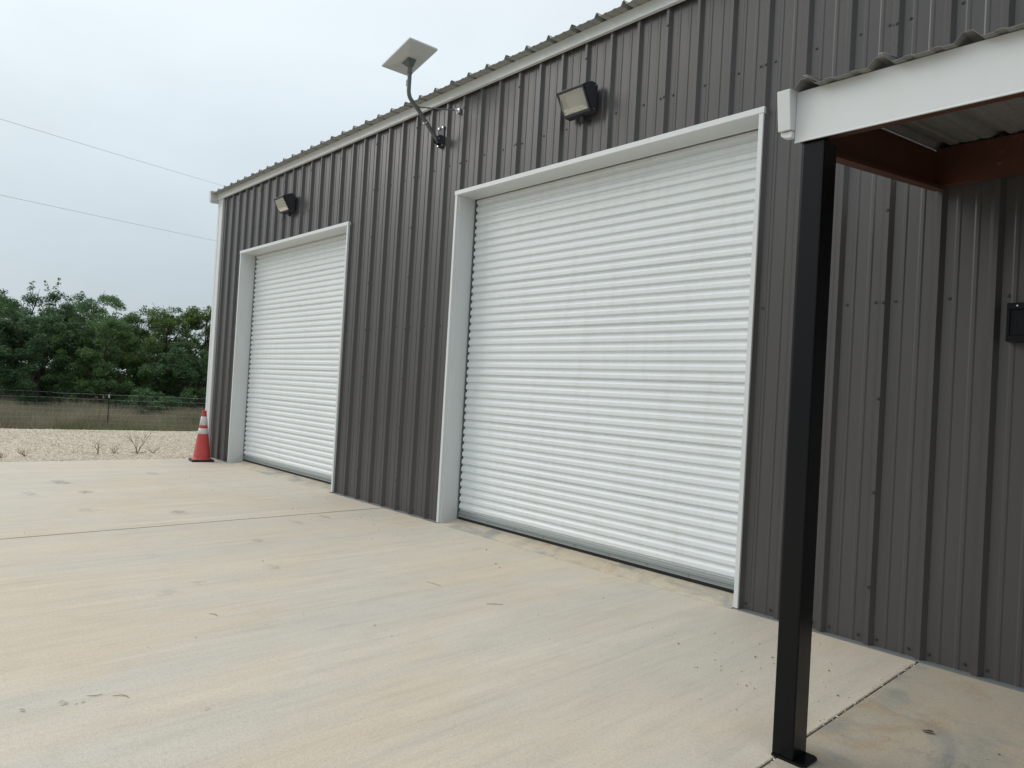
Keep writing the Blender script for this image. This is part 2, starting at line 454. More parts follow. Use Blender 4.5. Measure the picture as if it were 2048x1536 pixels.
# rest of the shell
b = MB()
pr, _ = profile(.03, 14, c0=.2)
for (y0,d0),(y1,d1) in zip(pr, pr[1:]):
    b.add([(-13.68+d0,y0,.0),(-13.68+d1,y1,.0),(-13.68+d1,y1,5.0+min(y1,14-y1)*.083),(-13.68+d0,y0,5.0+min(y0,14-y0)*.083)], [(3,2,1,0)])
b.box(-13.60, XR, 13.9, 13.95, 0, 4.97)
b.add([(XR,.04,0),(XR,13.9,0),(XR,13.9,5.0),(XR,7,5.55),(XR,.04,5.0)], [(0,1,2,3,4)])
b.build('side_and_back_wall', M['charcoal'], building)
# roof: ribbed sheet, eave overhanging the wall, ridge at y = 7
def ribbed_roof(b, x0, x1, y0, z0, y1, z1, c0, rib=.034, th=.0016, base=.046, top=.014, mat=0):
    pr, _ = profile(x0, x1, c0=c0, h=0, base=base, top=top, minor=0)
    L = math.hypot(y1-y0, z1-z0)
    pts = []
    k0 = int((x0-c0)/PITCH)-2
    for k in range(k0, k0+int((x1-x0)/PITCH)+5):
        c = c0+PITCH*k
        pts += [(c-base,0),(c-top,rib),(c+top,rib),(c+base,0)]
        for m in (c+PITCH/3, c+2*PITCH/3):
            pts += [(m-.02,0),(m-.010,.0055),(m+.010,.0055),(m+.02,0)]
    pts = [p for p in pts if x0 < p[0] < x1]
    pts = [(x0,0)] + pts + [(x1,0)]
    for (xa,ha),(xb,hb) in zip(pts, pts[1:]):
        for t in (0, th):
            q = [(xa,y0,z0+ha+t),(xb,y0,z0+hb+t),(xb,y1,z1+hb+t),(xa,y1,z1+ha+t)]
            b.add(q, [(0,1,2,3)] if t else [(3,2,1,0)], mat)
        b.add([(xa,y0,z0+ha),(xb,y0,z0+hb),(xb,y0,z0+hb+th),(xa,y0,z0+ha+th)], [(0,1,2,3)], mat)
b = MB()
ribbed_roof(b, -13.66, XR, -.145, 4.974, 7, 5.565, RC0-.07, rib=.040, base=.030, top=.008)
b.add([(-13.72,7,5.57),(XR,7,5.57),(XR,14.1,4.98),(-13.72,14.1,4.98)], [(0,1,2,3)])
# lap edges: short lips standing off every third rib at the eave
for k in range(-17, 54):
    if (k-22) % 3 == 0:
        c = RC0-.07+PITCH*k
        if -13.5 < c < 6:
            b.add([(c+.008,-.150,5.012),(c+.04,-.150,4.990),(c+.04,.3,5.026),(c+.008,.3,5.048)], [(0,1,2,3),(3,2,1,0)])
b.build('roof', M['galv'], building)
b = MB()
b.prism([(-.034,4.876),(-.006,4.870),(-.006,4.884),(-.028,4.886),(-.028,4.974),(-.005,4.978),(-.005,4.985),(-.034,4.982)], 'x', -13.66, XR)
for k in range(26):                                             # pop rivets / splices in the trim
    x = -13.1+.9144*k
    if x < XR: b.box(x-.004, x+.004, -.037, -.0335, 4.925, 4.933)
b.build('eave_trim', M['white'], building)
# corner trim
b = MB()
b.prism([(-13.66,.4),(-13.66,.0),(-13.655,-.012),(-13.60,-.012),(-13.585,-.004),(-13.50,-.004),(-13.487,-.012),(-13.435,-.012),(-13.428,-.004),(-13.428,.034),(-13.60,.034),(-13.60,.4)], 'z', .002, 4.868)
b.build('corner_trim', M['white'], building)
# rake trim: boxed end standing forward of the wall at the corner
b = MB()
def raked(b, x0, x1, y0, z0, L, slope, h, lean, mat=0):
    # box of height h following the slope, end face square to the slope
    y1, z1 = y0+L, z0+L*slope
    b.hexa([(x0,y0+lean,z0),(x1,y0+lean,z0),(x1,y1,z1),(x0,y1,z1),(x0,y0,z0+h),(x1,y0,z0+h),(x1,y1,z1+h),(x0,y1,z1+h)], mat)
raked(b, -13.74, -13.664, -.165, 4.835, 7.1, .083, .195, .012)
raked(b, -13.728, -13.672, -.140, 4.806, 7.0, .083, .028, .004)
b.build('rake_trim', M['white'], building, .004)
# base trim
for xa, xb in ((XL, DOORS[1][0]-.002), (DOORS[1][1]+.002, DOORS[0][0]-.002), (DOORS[0][1]+.002, XR)):
    b = MB(); b.prism([(-.016,.0008),(.034,.0008),(.034,.010),(-.002,.008),(-.016,.003)], 'x', xa, xb)
    b.build('base_trim', M['guide'], building)

def roll_door(x0, x1, zt):
    """x0..x1 outer trim, zt top of head trim"""
    jl, jr, so = x0+.050, x1-.050, zt-.050
    fr = MB()
    # left and right jambs: front lip, step, deep return
    for s, xo, xi in ((1, x0, jl), (-1, x1, jr)):
        a = lambda d: xo+s*d
        poly = [(a(0),.034),(a(0),-.012),(a(.003),-.015),(a(.036),-.015),(a(.038),-.008),(a(.038),.018),(a(.050),.020),(a(.050),.242),(a(.044),.242),(a(.044),.034)]
        if s < 0: poly = poly[::-1]
        f = MB(); f.prism(poly, 'z', .012, so if True else zt)
        fr.v, fr.f = fr.v, fr.f
        jm = f
        jm.m = [0]*len(jm.f)
        if s == 1: left = jm
        else: right = jm
    frame = MB()
    # head: front lip, soffit, small back lip
    poly = [(.034,zt),(-.016,zt),(-.019,zt-.003),(-.019,zt-.046),(-.012,zt-.050),(.205,zt-.050),(.220,zt-.058),(.224,zt-.054),(.209,zt-.045),(.034,zt-.045)]
    frame.prism(poly, 'x', x0-.006, x1+.006)
    fo = frame.build('door_frame', M['white'], building)
    left.build('jamb', M['white'], fo); right.build('jamb', M['white'], fo)
    # curtain
    c0, c1 = jl+.030, jr-.030
    p = .0857
    pts = []                                    # (depth, z) going up
    z = .142; i = 0
    pts.append((.262, z)); z += .012
    while z < so+.10:
        seam = (i % 6 == 5)
        pts += [(.262, z), (.2435, z+.011), (.2415, z+.015), (.2415, z+.046), (.2435, z+.051), (.262, z+.071)]
        if seam: pts += [(.262, z+.0765), (.2560, z+.0785), (.2560, z+.083), (.262, z+.0850)]
        z += p; i += 1
    cu = MB()
    for (d0,z0),(d1,z1) in zip(pts, pts[1:]):
        nseg = 3
        for q in range(nseg):
            xa = c0+(c1-c0)*q/nseg; xb = c0+(c1-c0)*(q+1)/nseg
            cu.add([(xa,d0,z0),(xb,d0,z0),(xb,d1,z1),(xa,d1,z1)], [(0,1,2,3)])
    door = cu.build('rollup_door', M['door_white'], building)
    bar = MB()
    bar.prism([(.236,.070),(.242,.068),(.270,.068),(.270,.142),(.254,.142),(.243,.118),(.243,.114),(.234,.112),(.232,.107),(.240,.104),(.240,.074)], 'x', c0+.002, c1-.002)
    for k in range(9):
        x = c0+.09+(c1-c0-.18)*k/8
        bar.prism([(x+.008*math.cos(2*math.pi*i/8), .089+.008*math.sin(2*math.pi*i/8)) for i in range(8)], 'y', .234, .2405)
    bar.build('bottom_bar', M['bar_grey'], door)
    sl = MB(); sl.prism([(.238,.044),(.268,.044),(.270,.069),(.236,.069)], 'x', c0+.004, c1-.004); sl.build('bottom_seal', M['rubber'], door)
    for s, xa in ((1, jl), (-1, jr)):
        g = MB()
        lo, hi = sorted((xa-s*.002, xa+s*.075)); g.box(lo, hi, .272, .285, .03, so+.1)
        lo, hi = sorted((xa+s*.001, xa+s*.012)); g.box(lo, hi, .2425, .2715, .035, so+.02)
        g.build('guide_rail', M['guide'], door)
    bk = MB(); bk.box(jl-.1, jr+.1, .30, .32, -.02, so+.35); bk.build('leak_blocker', M['guide'], door)  # unseen panel added behind the curtain to block light leaks
    return jl, jr
for d in DOORS:
    jl, jr = roll_door(*d)
    b = MB()
    n = 40
    vs, fs = [], []
    rr = random.Random(int(d[0]*100))
    for i in range(n+1):
        x = d[0]+.042+(d[1]-d[0]-.084)*i/n
        e = rr.uniform(-.004,.004)
        vs += [(x,-.030+e,.0012),(x,-.022+e,.0065),(x,.10,.024+rr.uniform(-.001,.001)),(x,.31,.044)]
    for i in range(n):
        for j in range(3): fs.append((4*i+j,4*(i+1)+j,4*(i+1)+j+1,4*i+j+1))
    b.add(vs, fs, 0, True)
    tag(b.build('door_sill', M['sill']), kind='structure')

# ------------------------------------------------------------------ porch
porch = thing('porch_canopy', 'lean-to porch with white fascia, rust red beams and black square post', 'porch', (-1.35,-1.82,0))
SL = .147
b = MB()
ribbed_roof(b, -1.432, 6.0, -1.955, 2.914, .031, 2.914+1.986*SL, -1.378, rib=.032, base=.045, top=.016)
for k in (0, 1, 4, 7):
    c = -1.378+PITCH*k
    b.add([(c-.004,-1.966,2.957),(c+.014,-1.966,2.957),(c+.058,-1.966,2.930),(c+.058,-1.2,2.930+.766*SL),(c+.014,-1.2,2.957+.766*SL),(c-.004,-1.2,2.957+.766*SL)], [(0,1,4,5),(1,2,3,4)], 1)  # lifted lap lips, white so their sky-lit tops are put into the colour
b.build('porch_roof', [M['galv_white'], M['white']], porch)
b = MB()
b.prism([(-1.902,2.919),(-1.902,2.702),(-1.908,2.692),(-1.904,2.690),(-1.897,2.700),(-1.897,2.919)], 'x', -1.432, 6.0)
b.build('fascia', M['white'], porch)
b = MB()
b.prism([(-1.895,2.915),(-1.895,2.702),(-1.83,2.702),(-1.83,2.722),(-1.834,2.722),(-1.834,2.706),(-1.891,2.706),(-1.891,2.915)], 'x', -1.425, 6.0)
b.build('header_beam', M['rust'], porch)
b = MB()   # sloping channel from post to wall, open to the inside
def slope_bar(b, x0, x1, y0, y1, z0, z1):
    dz = (y1-y0)*SL
    b.hexa([(x0,y0,z0),(x1,y0,z0),(x1,y1,z0+dz),(x0,y1,z0+dz),(x0,y0,z1),(x1,y0,z1),(x1,y1,z1+dz),(x0,y1,z1+dz)])
yb = -1.828
zb = 2.927 - .147*1.828
slope_bar(b, -1.408, -1.404, yb, -.006, zb+.004, zb+.248)
slope_bar(b, -1.408, -1.350, yb, -.061, zb, zb+.004)
slope_bar(b, -1.354, -1.350, yb, -.061, zb+.0045, zb+.020)
b.build('side_beam', M['rust'], porch)
b = MB()
b.prism([(-.060,2.952),(-.002,2.952),(-.002,2.957),(-.055,2.957),(-.055,3.183),(-.060,3.182)], 'x', -1.4035, 6.0)
b.build('wall_beam', M['rust'], porch)
b = MB()
raked(b, -1.492, -1.4335, -1.972, 2.742, 1.96, SL, .172, .027)
b.prism([(-1.486,2.727),(-1.470,2.716),(-1.450,2.712),(-1.4345,2.712),(-1.4345,2.741),(-1.486,2.741)], 'y', -1.93, -1.90)
b.build('rake_trim', M['white'], porch, .003)
b = MB(); b.box(-1.402,-1.307,-1.886,-1.752, .012, 2.700)
post = b.build('post', M['black'], porch, .006)
b = MB(); b.prism([(-1.400,-1.750),(-1.268,-1.752),(-1.252,-1.768),(-1.254,-1.868),(-1.275,-1.889),(-1.402,-1.889),(-1.405,-1.86)], 'z', .001, .0125)
b.build('base_plate', M['black'], post, .002)

# ------------------------------------------------------------------ wall lights
def wall_light():
    t = thing('wall_light', 'black wall pack floodlight above the large roll-up door', 'wall light', (0,0,0), 'floodlights on the workshop wall')
    w = .165
    side = [(0,-.13),(0,.125),(-.035,.140),(-.085,.138),(-.200,.080),(-.205,.066),(-.082,-.128)]
    b = MB()
    # shell: sides, top, bottom, back, lens opening left open with a rim
    n = len(side)
    vs = [(-w,u,v) for u,v in side] + [(w,u,v) for u,v in side]
    fs = [tuple(range(n)), tuple(range(n,2*n))[::-1]]
    for i in range(n):
        if i == 5: continue
        fs.append((i,n+i,n+(i+1)%n,(i+1)%n))
    b.add(vs, fs)
    A, B = Vector((0,-.205,.066)), Vector((0,-.082,-.128))
    d = (B-A).normalized(); nrm = Vector((0, d.z, -d.y)); nrm = nrm if nrm.y < 0 else -nrm
    def rim(x0,x1,t0,t1):
        p = []
        for out in (-.012, .006):
            for x, tt in ((x0,t0),(x1,t0),(x1,t1),(x0,t1)):
                q = A + d*tt + nrm*out; p.append((x,q.y,q.z))
        b.hexa(p)
    L = (B-A).length
    r = .016
    rim(-w,w,-.004,r); rim(-w,w,L-r,L+.004); rim(-w,-w+r,r,L-r); rim(w-r,w,r,L-r)
    for u, v in ((-.030,.118),(-.040,-.105)):
        vs = [(w+.0005, u+.006*math.cos(i*math.pi/4), v+.006*math.sin(i*math.pi/4)) for i in range(8)]
        vs += [(w+.004, u+.005*math.cos(i*math.pi/4), v+.005*math.sin(i*math.pi/4)) for i in range(8)]
        b.add(vs, [(i,(i+1)%8,8+(i+1)%8,8+i) for i in range(8)]+[tuple(range(8,16))], 1)
    h = b.build('housing', [M['housing'], M['zinc']], t)
    b = MB()
    def P(x, tt, o): q = A+d*tt+nrm*o; return (x,q.y,q.z)
    i0, i1 = r+.002, L-r-.002
    xx = w-r-.002
    # reflector pan behind the glass
    b.add([P(-xx,i0,-.006),P(xx,i0,-.006),P(xx,i1,-.006),P(-xx,i1,-.006),P(-xx+.03,i0+.02,-.035),P(xx-.03,i0+.02,-.035),P(xx-.03,i1-.03,-.035),P(-xx+.03,i1-.03,-.035)],
          [(4,5,6,7),(0,1,5,4),(1,2,6,5),(2,3,7,6),(3,0,4,7)])
    b.build('reflector', M['reflector'], t)
    b = MB()
    # moulded glass: a shallow box with a stepped lower lip
    p = [P(-xx,i0,.002),P(xx,i0,.002),P(xx,i1,.002),P(-xx,i1,.002),P(-xx+.010,i0+.004,.004),P(xx-.026,i0+.004,.004),P(xx-.026,i1-.055,.026),P(-xx+.010,i1-.055,.026)]
    b.hexa(p)
    b.build('lens', M['lens'], t, .003)
    b = MB(); b.tube([(.015,-.022,-.1305),(.015,-.022,-.165),(.015,-.018,-.185)], [.022,.022,.012], 14)
    b.build('photocell', M['housing'], t)
    return t
l1 = wall_light()
l1.location = (-4.431, 0, 4.292)
l2 = copy_tree(l1); l2.location = (-10.565, 0, 4.302)
l2['label'] = 'black wall pack floodlight above the far, smaller-looking roll-up door near the corner'

# ------------------------------------------------------------------ satellite dish
dish = thing('satellite_dish', 'white flat rectangular satellite dish on a bent grey pole at the eave', 'satellite dish', (-6.65,0,4.5))
path = [(-6.65,-.045,4.410),(-6.65,-.20,4.552),(-6.65,-.335,4.676),(-6.65,-.400,4.729),(-6.65,-.445,4.762),(-6.65,-.474,4.790),(-6.65,-.490,4.822),(-6.65,-.498,4.865),(-6.65,-.498,5.15)]
b = MB(); b.tube(path, .0235, 18)
pole = b.build('mast', M['pole'], dish)
b = MB(); b.tube([(-6.65,-.498,5.075),(-6.65,-.499,5.205)], .0265, 18)
b.tube([(-6.65,-.498,5.060),(-6.65,-.498,5.078)], .030, 18); b.build('mast_sleeve', M['pole'], pole)
b = MB()
b.box(-6.692,-6.672,-.512,-.484,4.925,4.995)
for zz in (4.938, 4.980): b.tube([(-6.70,-.495,zz),(-6.67,-.495,zz)], .005, 8)
b.build('cable_clip', M['pole'], pole)
for zz in (5.09, 5.12):
    b = MB(); b.tube([(-6.688,-.50,zz),(-6.66,-.50,zz)], .0055, 8); b.build('bolt', M['pole'], pole)
nrm = Vector((-.212,-.029,.977)).normalized(); ax = Vector((.977,-.03,.211)); ax = (ax-nrm*ax.dot(nrm)).normalized(); ay = nrm.cross(ax)
cen = Vector((-6.659,-.509,5.233))
def dp(u, v, w): return cen+ax*u+ay*v+nrm*w
a_, b_ = .295, .19
def ring(ua, vb, w, cr=.018, seg=4):
    pts = []
    for sx, sy, a0 in ((1,1,0),(-1,1,90),(-1,-1,180),(1,-1,270)):
        for k in range(seg+1):
            a = math.radians(a0+90*k/seg)
            pts.append(dp(sx*(ua-cr)+cr*math.cos(a), sy*(vb-cr)+cr*math.sin(a), w))
    return pts
R = [ring(.10,.075,-.030,.012), ring(a_-.008,b_-.008,-.006), ring(a_,b_,.0), ring(a_,b_,.014), ring(a_-.006,b_-.006,.019)]
n = len(R[0]); vs = [p for r_ in R for p in r_]
fs = [(j*n+i,j*n+(i+1)%n,(j+1)*n+(i+1)%n,(j+1)*n+i) for j in range(4) for i in range(n)] + [tuple(range(n))[::-1], tuple(range(4*n,5*n))]
b = MB(); b.add(vs, fs); b.build('dish_panel', M['dish'], dish)
b = MB()
q = [dp(-.085,-.055,-.032),dp(.055,-.055,-.032),dp(.055,.055,-.032),dp(-.085,.055,-.032)]
lowc = Vector((-6.65,-.499,5.135))
lo = [lowc+Vector((-.028,-.028,0)),lowc+Vector((.028,-.028,0)),lowc+Vector((.028,.028,0)),lowc+Vector((-.028,.028,0))]
b.hexa(lo+q); b.build('dish_mount', M['pole'], dish, .004)
b = MB(); b.tube([(-6.635,-.375,4.715),(-6.372,-.022,4.722)], .008, 10)
b.tube([(-6.65,-.372,4.725),(-6.62,-.372,4.708)], .014, 10)
st = b.build('strut', M['pole'], dish)
b = MB()
b.box(-6.385,-6.335,-.008,.030,4.69,4.745); b.box(-6.374,-6.366,-.032,-.008,4.695,4.738)
st2 = b.build('strut_bracket', M['zinc'], st, .002)
b = MB()
b.box(-6.705,-6.600,-.010,.031,4.365,4.600)
for xx in (-6.683,-6.617): b.prism([(-.010,4.375),(-.095,4.40),(-.10,4.45),(-.06,4.49),(-.010,4.49)], 'x', xx-.003, xx+.003)
br = b.build('wall_bracket', M['housing'], dish, .002)
for xx, zz, yy in ((-6.690,4.585,-.010),(-6.615,4.585,-.010),(-6.690,4.380,-.010),(-6.615,4.380,-.010)):
    b = MB(); b.tube([(xx,yy,zz),(xx,yy-.014,zz)], .0115, 6, smooth=False); b.build('bolt', M['zinc'], br)
for pa, pb in (((-6.70,-.072,4.435),(-6.60,-.072,4.435)),((-6.68,-.20,4.560),(-6.618,-.20,4.560)),((-6.68,-.245,4.575),(-6.618,-.245,4.575))):
    b = MB(); b.tube([pa,pb], .009, 8); b.build('bolt', M['zinc'], pole)

# ------------------------------------------------------------------ small black fixture under the porch
b = MB()
lan = thing('wall_lantern', 'small black box lantern on the wall under the porch, cut by the right edge', 'wall lantern', (-.90,0,2.08))
x0, x1, z0, z1, yf = -.995, -.790, 1.974, 2.196, -.085
b.box(x0,x1,-.012,.031,z0,z1)
b.box(x0,x1,yf,-.0125,z1-.038,z1-.0005); b.box(x0,x1,yf,-.0125,z0+.0005,z0+.034)
b.box(x0,x0+.016,yf,-.0125,z0+.0345,z1-.0385); b.box(x1-.016,x1,yf,-.0125,z0+.0345,z1-.0385)
b.build('frame', M['black'], lan, .002)
b = MB(); b.box(x0+.017,x1-.017,yf+.012,yf+.018,z0+.036,z1-.040); b.build('pane', M['black'], lan)
b = MB(); b.prism([(-.945+.005*math.cos(i*.785),2.178+.005*math.sin(i*.785)) for i in range(8)], 'y', yf-.003, yf-.0005); b.build('screw', M['zinc'], lan)

# ------------------------------------------------------------------ traffic cone
cc = (-12.795,-.330,0)
cone = thing('traffic_cone', 'orange-red traffic cone with two white bands and black base at the wall corner', 'traffic cone', cc)
ang = math.atan2(-.054,.366)
hs, ch = .186, .03
base2 = [(-hs+ch,-hs),(hs-ch,-hs),(hs,-hs+ch),(hs,hs-ch),(hs-ch,hs),(-hs+ch,hs),(-hs,hs-ch),(-hs,-hs+ch)]
rot = lambda u,v: (cc[0]+u*math.cos(ang)-v*math.sin(ang), cc[1]+u*math.sin(ang)+v*math.cos(ang))
b = MB()
lo = [rot(u,v) for u,v in base2]; hi = [rot(u*.95,v*.95) for u,v in base2]
vs = [(x,y,.002) for x,y in lo]+[(x,y,.026) for x,y in lo]+[(x,y,.036) for x,y in hi]
b.add(vs, [(j*8+i,j*8+(i+1)%8,(j+1)*8+(i+1)%8,(j+1)*8+i) for j in range(2) for i in range(8)]+[tuple(range(16,24)),tuple(range(8))[::-1]])
b.build('base', M['rubber'], cone, .004)
rad = lambda z: .145-(.145-.038)*(z-.05)/(.86-.05)
b = MB()
b.lathe([(.165,.036),(.163,.044),(.152,.050),(.147,.052),(rad(.06),.06),(rad(.486),.486),(rad(.584),.584),(rad(.639),.639),(rad(.793),.793),(rad(.878),.878),(.042,.882),(.042,.893),(.037,.897),(.028,.897),(.026,.86),(.03,.7)], cc, 40)
body = b.build('cone_body', M['orange'], cone)
for za, zb_ in ((.486,.584),(.639,.793)):
    b = MB(); b.lathe([(rad(za)+.0003,za),(rad(za)+.0022,za+.001),(rad(zb_)+.0022,zb_-.001),(rad(zb_)+.0003,zb_)], cc, 40)
    b.build('reflective_band', M['band'], body)

# ------------------------------------------------------------------ twigs and leaf on the slab
def litter(name, label, cat, pts, r, mat, group=None):
    b = MB(); b.tube(pts, r, 6); return tag(b.build(name, mat), label, cat, group)
litter('twig', 'thin brown twig on the concrete in front of the large roll-up door', 'twig', [(-3.715,-1.52,.003),(-3.675,-1.472,.005),(-3.635,-1.43,.003)], [.0012,.0016,.001], M['twig'])
litter('twig', 'short straw-coloured twig on the slab left of the large door centre', 'twig', [(-4.40,-1.545,.004),(-4.32,-1.535,.007),(-4.24,-1.52,.004)], [.0012,.0016,.001], M['deadwood'])
litter('twig', 'longest of the crooked brown twigs at the lower left of the slab', 'twig', [(-3.595,-3.935,.003),(-3.575,-3.90,.005),(-3.555,-3.885,.004),(-3.53,-3.88,.003)], [.0008,.0016,.0016,.0008], M['strawtwig'])
litter('twig', 'crooked brown twig nearest the dark spots at the lower left', 'twig', [(-3.66,-4.025,.003),(-3.635,-3.995,.005),(-3.64,-3.965,.003)], [.0008,.0016,.0008], M['strawtwig'])
litter('twig', 'bent brown twig farthest from the camera on the left of the slab', 'twig', [(-4.52,-3.165,.004),(-4.48,-3.14,.006),(-4.44,-3.14,.004)], [.001,.002,.001], M['strawtwig'])
b = MB()
lf = [(-1.075,-1.05),(-1.055,-1.075),(-1.02,-1.07),(-.985,-1.035),(-1.01,-1.02),(-1.05,-1.025)]
vs = [(x,y,.006+.012*((i*37)%5)/5) for i,(x,y) in enumerate([(-1.03+(u+1.03)*.6,-1.047+(v+1.047)*.6) for u,v in lf])]+[(-1.03,-1.047,.016)]
b.add(vs, [(i,(i+1)%6,6) for i in range(6)], 0, True)
tag(b.build('dry_leaf', M['dryleaf']), 'curled dark dry leaf on the porch floor behind the post', 'leaf')

# ------------------------------------------------------------------ dry weeds on the gravel
def weed(x, y, h, n, spread, seed, label):
    rr = random.Random(seed); b = MB()
    for k in range(n):
        a = rr.uniform(0,6.28); s = spread*rr.uniform(.3,1)
        hh = h*rr.uniform(.6,1)
        p = [(x,y,-.01)]
        for j in range(1,5):
            f = j/4
            p.append((x+math.cos(a)*s*f**1.3+rr.uniform(-.012,.012), y+math.sin(a)*s*f**1.3+rr.uniform(-.012,.012), hh*f))
        b.tube(p, [.0036,.0032,.0028,.0022,.0015], 5)
        for j in range(3):
            q = Vector(p[2+j%3]); e = q+Vector((rr.uniform(-.08,.08),rr.uniform(-.08,.08),rr.uniform(.03,.10)))
            b.tube([q,e], [.002,.0012], 4)
        if rr.random() < .8:
            q = Vector(p[0]); b.tube([q+Vector((0,0,.015)), q+Vector((math.cos(a)*s*.8,math.sin(a)*s*.8,.02+rr.uniform(0,.04)))], [.0032,.002], 4)
    return tag(b.build('dry_weed', M['twig']), label, 'weed', 'dry weeds on the gravel')
weed(-14.21,-.99,.43,9,.26,1,'tallest dry weed with bare upright branches on the gravel')
weed(-14.23,-1.63,.24,6,.16,2,'small dry weed left of the tallest one on the gravel')
weed(-14.36,-1.34,.13,5,.12,3,'tiny dry weed between the two larger weeds on the gravel')
weed(-14.25,-.70,.07,5,.12,4,'low dry weed right of the tallest one, by the slab edge')
weed(-14.10,-2.75,.09,6,.12,6,'tiny dry weed at the far left of the gravel')
weed(-13.75,-3.15,.06,5,.11,8,'low dry weed at the slab edge on the far left')

# ------------------------------------------------------------------ fences
def fence(p0, p1, hbase, posts, wires, mesh_h, name_label, rp, rw, white_post=None, groupless=True):
    mid = ((p0[0]+p1[0])/2, (p0[1]+p1[1])/2, hbase)
    t = thing('wire_fence', name_label, 'fence', mid)
    L = math.hypot(p1[0]-p0[0], p1[1]-p0[1])
    P = lambda f, z: (p0[0]+(p1[0]-p0[0])*f, p0[1]+(p1[1]-p0[1])*f, hbase+z)
    b = MB()
    for z in wires:
        b.tube([P(0,z)]+[P(f,z+.012*math.sin(f*40+z*9)) for f in np.linspace(.02,.98,40)]+[P(1,z)], rw, 4)
    if mesh_h:
        nv = int(L/.30)
        for k in range(nv): b.tube([P(k/nv,.05),P(k/nv,mesh_h)], rw*.5, 3)
    b.build('wire_mesh', M['wire'], t)
    for f, h in posts:
        b = MB(); q = P(f,0); h0 = hbase
        b.box(q[0]-rp,q[0]+rp,q[1]-.006,q[1]+.006,h0-.2,h0+h); b.box(q[0]-rp*.2,q[0]+rp*.2,q[1]-rp,q[1]-.0065,h0-.2,h0+h)
        po = b.build('post', M['post_green'], t)
        if white_post:
            b = MB(); b.box(q[0]-rp-.003,q[0]+rp+.003,q[1]-rp-.003,q[1]+.010,h0+h-.13,h0+h+.004); b.build('post_tip', M['band'], po)
    return t
d = Vector((1.51,6.38)).normalized()
A = Vector((-29.19,2.03)); p0 = A-d*9.0; p1 = A+d*21
fence(p0, p1, -.74, [(.0,1.39),(9/30,1.36),(.60,1.36),(.9,1.36)], [.12,.28,.45,.62,.80,.98,1.17,1.36], .98, 'wire fence with a white-tipped steel post along the near side of the field', .022, .0022, True)
B0 = Vector((-39.2,2.0)); B1 = Vector((-36.8,14.0))
fence(B0, B1, -.74, [(.02,1.2),(.215,1.15),(.30,1.12),(.42,1.15),(.455,1.15),(.8,1.2)], [.25,.5,.8,1.05], 0, 'second older fence of dark posts standing in front of the trees', .03, .003)

# ------------------------------------------------------------------ trees
def leaf_cloud(centres, radii, counts, size, rng, flat=.62):
    out = []
    for c, r, n in zip(centres, radii, counts):
        p = rng.normal(0, 1, (n,3)); p /= np.linalg.norm(p, axis=1, keepdims=True)+1e-9
        p *= (rng.random((n,1))**.45)*r; p[:,2] *= flat
        p[:,2] -= .18*(p[:,0]**2+p[:,1]**2)/max(r,.1)
        out.append(p+np.array(c))
    P = np.concatenate(out); n = len(P)
    a = rng.normal(0,1,(n,3)); a[:,2] = a[:,2]*.55-.25; a /= np.linalg.norm(a,axis=1,keepdims=True)
    u = rng.normal(0,1,(n,3)); u[:,2] += 1.6
    bb = np.cross(u, a); bb /= np.linalg.norm(bb,axis=1,keepdims=True)+1e-9
    l = size*rng.uniform(.6,1.35,(n,1)); w = l*rng.uniform(.42,.62,(n,1))
    V = np.empty((n,4,3)); V[:,0]=P-a*l*.5; V[:,1]=P+bb*w*.5; V[:,2]=P+a*l*.5; V[:,3]=P-bb*w*.5
    return V.reshape(-1,3)
